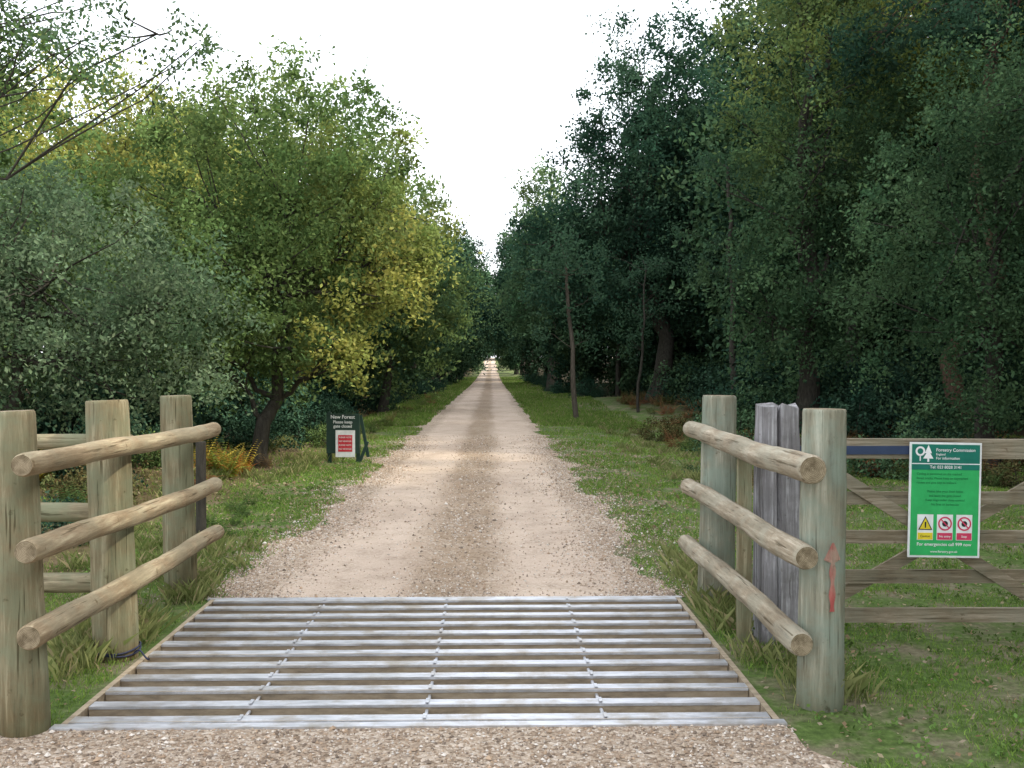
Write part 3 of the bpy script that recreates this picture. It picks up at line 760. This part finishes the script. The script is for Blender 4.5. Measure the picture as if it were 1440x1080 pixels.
# ---- bracken
def frond(L, ang, az, np_=13):
    t_ = np.linspace(.12, 1, np_)
    s_ = t_*L; r = s_*np.cos(ang); z = np.sin(ang)*s_ - .55*L*t_**2.2*np.cos(ang)
    V = []; 
    w = .34*L*np.sin(np.pi*(t_*.8+.2))**.8*(1.05-t_)+.012
    ca, sa = math.cos(az), math.sin(az)
    for i in range(np_):
        for sg in (-1, 1):
            a0 = (r[i], 0, z[i]); tip = (r[i]+.25*w[i], sg*w[i], z[i]-.15*w[i]); hw = L/np_*.30
            m1 = (r[i]+.12*w[i]-hw, sg*w[i]*.4, z[i]); m2 = (r[i]+.12*w[i]+hw, sg*w[i]*.4, z[i])
            V += [a0, m1, tip, m2]
    V = np.array(V); X = V[:, 0]*ca-V[:, 1]*sa; Y = V[:, 0]*sa+V[:, 1]*ca
    return np.stack([X, Y, V[:, 2]], 1)
def plant(nf=8):
    V = [frond(R.uniform(.45, .75), math.radians(R.uniform(35, 75)), k*6.28/nf+R.normal(0, .25)) for k in range(nf)]
    return np.concatenate(V)
PL = [plant() for _ in range(5)]
def bracken(name, pts, cols):
    parts = []
    for (x, y, s_), c in zip(pts, cols):
        P = PL[R.randint(5)]; a_ = R.uniform(0, 6.28)
        V = np.stack([P[:, 0]*math.cos(a_)-P[:, 1]*math.sin(a_), P[:, 0]*math.sin(a_)+P[:, 1]*math.cos(a_), P[:, 2]], 1)*s_
        V += np.array([x, y, float(gz(x, y))])
        cc = np.array(c)*R.uniform(.7, 1.25, (len(V)//4, 1)); parts.append((V, np.arange(len(V)).reshape(-1, 4), 0, np.repeat(cc, 4, 0)))
    build(name, parts, [LEAF])
pts, cols = [], []
RUS = [(.24, .12, .06), (.22, .15, .075), (.12, .14, .05), (.08, .13, .045)]
for k in range(170):
    y = R.uniform(15, 50); x = 3.2+R.rand()**1.2*7+y*.05
    pts.append((x, y, R.uniform(.7, 1.3))); cols.append(RUS[R.choice(4, p=[.28, .30, .2, .22])])
for k in range(120):
    pts.append((R.uniform(3.8, 11), R.uniform(14, 24), R.uniform(.6, 1.1))); cols.append(RUS[R.choice(4, p=[.35, .3, .15, .2])])
bracken("bracken", pts, cols)
pts, cols = [], []
for k in range(130):
    y = R.uniform(8.5, 40); x = -3.0-R.rand()*5-y*.03
    if x > -3.5 and 12 < y < 19: continue
    pts.append((x, y, R.uniform(.45, .9))); cols.append(RUS[R.choice(4, p=[.14, .2, .3, .36])])
for k in range(10):
    pts.append((R.uniform(-3.0, -2.5), R.uniform(8.6, 12), R.uniform(.3, .5))); cols.append(RUS[3])
for k in range(20):
    pts.append((R.uniform(-4.2, -3.6), R.uniform(14.2, 15.4), R.uniform(.7, 1.1))); cols.append([(.42, .17, .05), (.42, .34, .07), (.18, .23, .05)][R.randint(3)])
for k in range(12):
    pts.append((R.uniform(-6.0, -5.4), R.uniform(11.5, 13.2), R.uniform(.7, 1.1))); cols.append([(.42, .34, .07), (.20, .24, .06)][R.randint(2)])
for k in range(50):
    pts.append((R.uniform(-3.2, -2.5), R.uniform(24, 60), R.uniform(.4, .8))); cols.append(RUS[R.choice(4, p=[.1, .2, .3, .4])])
bracken("bracken.001", pts, cols)

# ---- grass
def grass(name, x, y, h, w, colA, colB):
    n = len(x); z = gz(x, y)
    a = R.uniform(0, 6.28, n); dx = np.cos(a)*w; dy = np.sin(a)*w
    lx = R.normal(0, .45, n)*h; ly = R.normal(0, .45, n)*h
    pv = (np.sin(x*1.3+y*.7)*np.sin(y*.9-x*.4+2)+1)/2
    f = np.clip(R.rand(n)**1.3*.8+.35*pv-.1, 0, 1)[:, None]; c = np.array(colA)*(1-f)+np.array(colB)*f
    dry = (R.rand(n) < .10)[:, None]; c = np.where(dry, np.array([[.34, .29, .16]]), c)
    V = np.stack([np.stack([x-dx, y-dy, z-.005], 1), np.stack([x+dx, y+dy, z-.005], 1),
                  np.stack([x+lx*.4+dx*.6, y+ly*.4+dy*.6, z+h*.6], 1), np.stack([x+lx, y+ly, z+h], 1)], 1).reshape(-1, 3)
    F = np.arange(n*4).reshape(-1, 4)
    build(name, [(V, F, 0, np.repeat(c*R.uniform(.8, 1.2, (n, 1)), 4, 0))], [GRASSM])
def patchy(x, y, thr=.0):
    v = np.sin(x*2.3+1.1)*np.sin(y*1.7+.4)+.6*np.sin(x*5.1+y*3.3)+.5*np.sin(y*6.7-x*4.1+1)+R.normal(0, .35, len(x))
    return v > thr
def off_road(x, y):
    inr = (x > ledge(y)-R.exponential(.05, len(x))+.02+.12*(R.rand(len(x)) < .3)) & (x < redge(y)+R.exponential(.05, len(x))-.02-.12*(R.rand(len(x)) < .3)) & (y > PY1-.05)
    ap = (y < PY0+.02) & (x < 1.40)
    pit = (x > PX0-.03) & (x < PX1+.03) & (y > PY0-.1) & (y < PY1+.05)
    return ~(inr | ap | pit)
n = 340000
y = 3.0+R.rand(n)**1.9*27; side = R.rand(n) < .62
x = np.where(side, 1.2+R.rand(n)**1.15*(2.2+.42*y), -1.75-R.rand(n)**1.2*(1.6+.18*y))
ok = off_road(x, y) & patchy(x, y, -.32) & ~((x < -3.3+R.normal(0, .3, n)) & (R.rand(n) < .75))
x, y = x[ok], y[ok]; sc_ = np.clip(y/6, .75, 3)
grass("grass", x, y, R.uniform(.012, .036, len(x))*sc_**.55, .0023*sc_*R.uniform(.7, 1.3, len(x)), (.10, .18, .035), (.26, .39, .085))
n = 80000
y = 28+R.rand(n)**1.6*110; side = R.rand(n) < .5
x = np.where(side, 1.2+R.rand(n)*3.2, -1.8-R.rand(n)*2.6)
ok = off_road(x, y); x, y = x[ok], y[ok]
grass("grass.001", x, y, R.uniform(.04, .13, len(x)), .014*np.clip(y/40, .8, 3), (.09, .155, .035), (.21, .31, .075))
cx = np.concatenate([R.uniform(-2.6, -2.0, 34), R.uniform(1.42, 1.75, 22), R.uniform(-4.5, -2.6, 60), R.uniform(2.6, 5, 60)])
cy = np.concatenate([R.uniform(5.0, 9.5, 34), R.uniform(4.9, 8.5, 22), R.uniform(8, 25, 60), R.uniform(13, 30, 60)])
rep = 90; x = np.repeat(cx, rep)+R.normal(0, .08, len(cx)*rep); y = np.repeat(cy, rep)+R.normal(0, .08, len(cx)*rep)
ok = off_road(x, y); x, y = x[ok], y[ok]
grass("grass_tuft", x, y, R.uniform(.04, .17, len(x)), .0015*np.clip(y/6, 1, 4), (.11, .15, .045), (.32, .33, .14))
n = 2600; cx = np.where(R.rand(n) < .6, R.uniform(1.45, 6, n), R.uniform(-3.4, -2.0, n)); cy = 3.4+R.rand(n)**1.3*14
ok = off_road(cx, cy); cx, cy = cx[ok], cy[ok]
V, F, c = leaves(np.stack([cx, cy, gz(cx, cy)+.02], 1), R.uniform(.03, .08, len(cx)), 14, .022, np.array([(.10, .165, .045)])*R.uniform(.7, 1.6, (len(cx), 1)), 0, .7, flat=.15)
build("low_weeds", [(V, F, 0, c)], [LEAF])
n = 11000; x = np.where(R.rand(n) < .65, R.uniform(1.3, 7, n), R.uniform(-5.2, -1.7, n)); y = 3.2+R.rand(n)**1.3*18
L = R.uniform(.007, .018, n)*np.clip(y/7, 1, 2); a = R.uniform(0, 6.28, n); z = gz(x, y)+.015+R.rand(n)*.015
A = np.stack([np.cos(a)*L, np.sin(a)*L, R.normal(0, .3, n)*L], 1); B = np.stack([-np.sin(a)*L*.6, np.cos(a)*L*.6, R.normal(0, .3, n)*L], 1)
p = np.stack([x, y, z], 1); V = np.stack([p-A, p+B, p+A, p-B], 1)
pal = np.array([[.30, .21, .13], [.24, .17, .11], [.38, .31, .20], [.34, .28, .2]])
ok = off_road(x, y)
V = V[ok].reshape(-1, 3)
build("fallen_leaves", [(V, np.arange(len(V)).reshape(-1, 4), 0, np.repeat(pal[R.randint(0, 4, ok.sum())], 4, 0))], [LEAF])

# ---------------------------------------------------------------- light
to_sun = Vector((.88, -.22, 0)).normalized(); el = math.radians(43)
ts = Vector((to_sun.x*math.cos(el), to_sun.y*math.cos(el), math.sin(el)))
sl = bpy.data.lights.new("sun", 'SUN'); sl.energy = 3.8; sl.angle = math.radians(2.5); sl.color = (1, .92, .76)
so = bpy.data.objects.new("sun", sl); COL.objects.link(so); so.rotation_euler = ts.to_track_quat('Z', 'Y').to_euler(); so.location = (20, 10, 20)
w = bpy.data.worlds.new("World"); scene.world = w; w.use_nodes = True
t = w.node_tree; t.nodes.clear()
sky = t.nodes.new('ShaderNodeTexSky'); sky.sky_type = 'NISHITA'; sky.sun_disc = False
sky.sun_elevation = el; sky.sun_rotation = math.atan2(to_sun.x, to_sun.y); sky.dust_density = 3.0; sky.air_density = 1.2; sky.altitude = 50
hs = N(t, 'ShaderNodeHueSaturation', Saturation=.45, Value=2.8); t.links.new(sky.outputs[0], hs.inputs['Color'])
mx = mixc(t, .45, hs.outputs[0], (20.5, 21, 22))
bg = N(t, 'ShaderNodeBackground', Strength=.15); t.links.new(mx, bg.inputs[0])
ow = t.nodes.new('ShaderNodeOutputWorld'); t.links.new(bg.outputs[0], ow.inputs[0])
scene.view_settings.view_transform = 'Standard'; scene.view_settings.look = 'None'; scene.view_settings.exposure = 0

cam = bpy.data.cameras.new("camera"); cam.sensor_width = 36; cam.lens = 36; cam.clip_end = 4000
co = bpy.data.objects.new("camera", cam); COL.objects.link(co)
co.location = (0, 0, 1.6); co.rotation_euler = (math.radians(90-.92), 0, math.radians(-1.19))
scene.camera = co
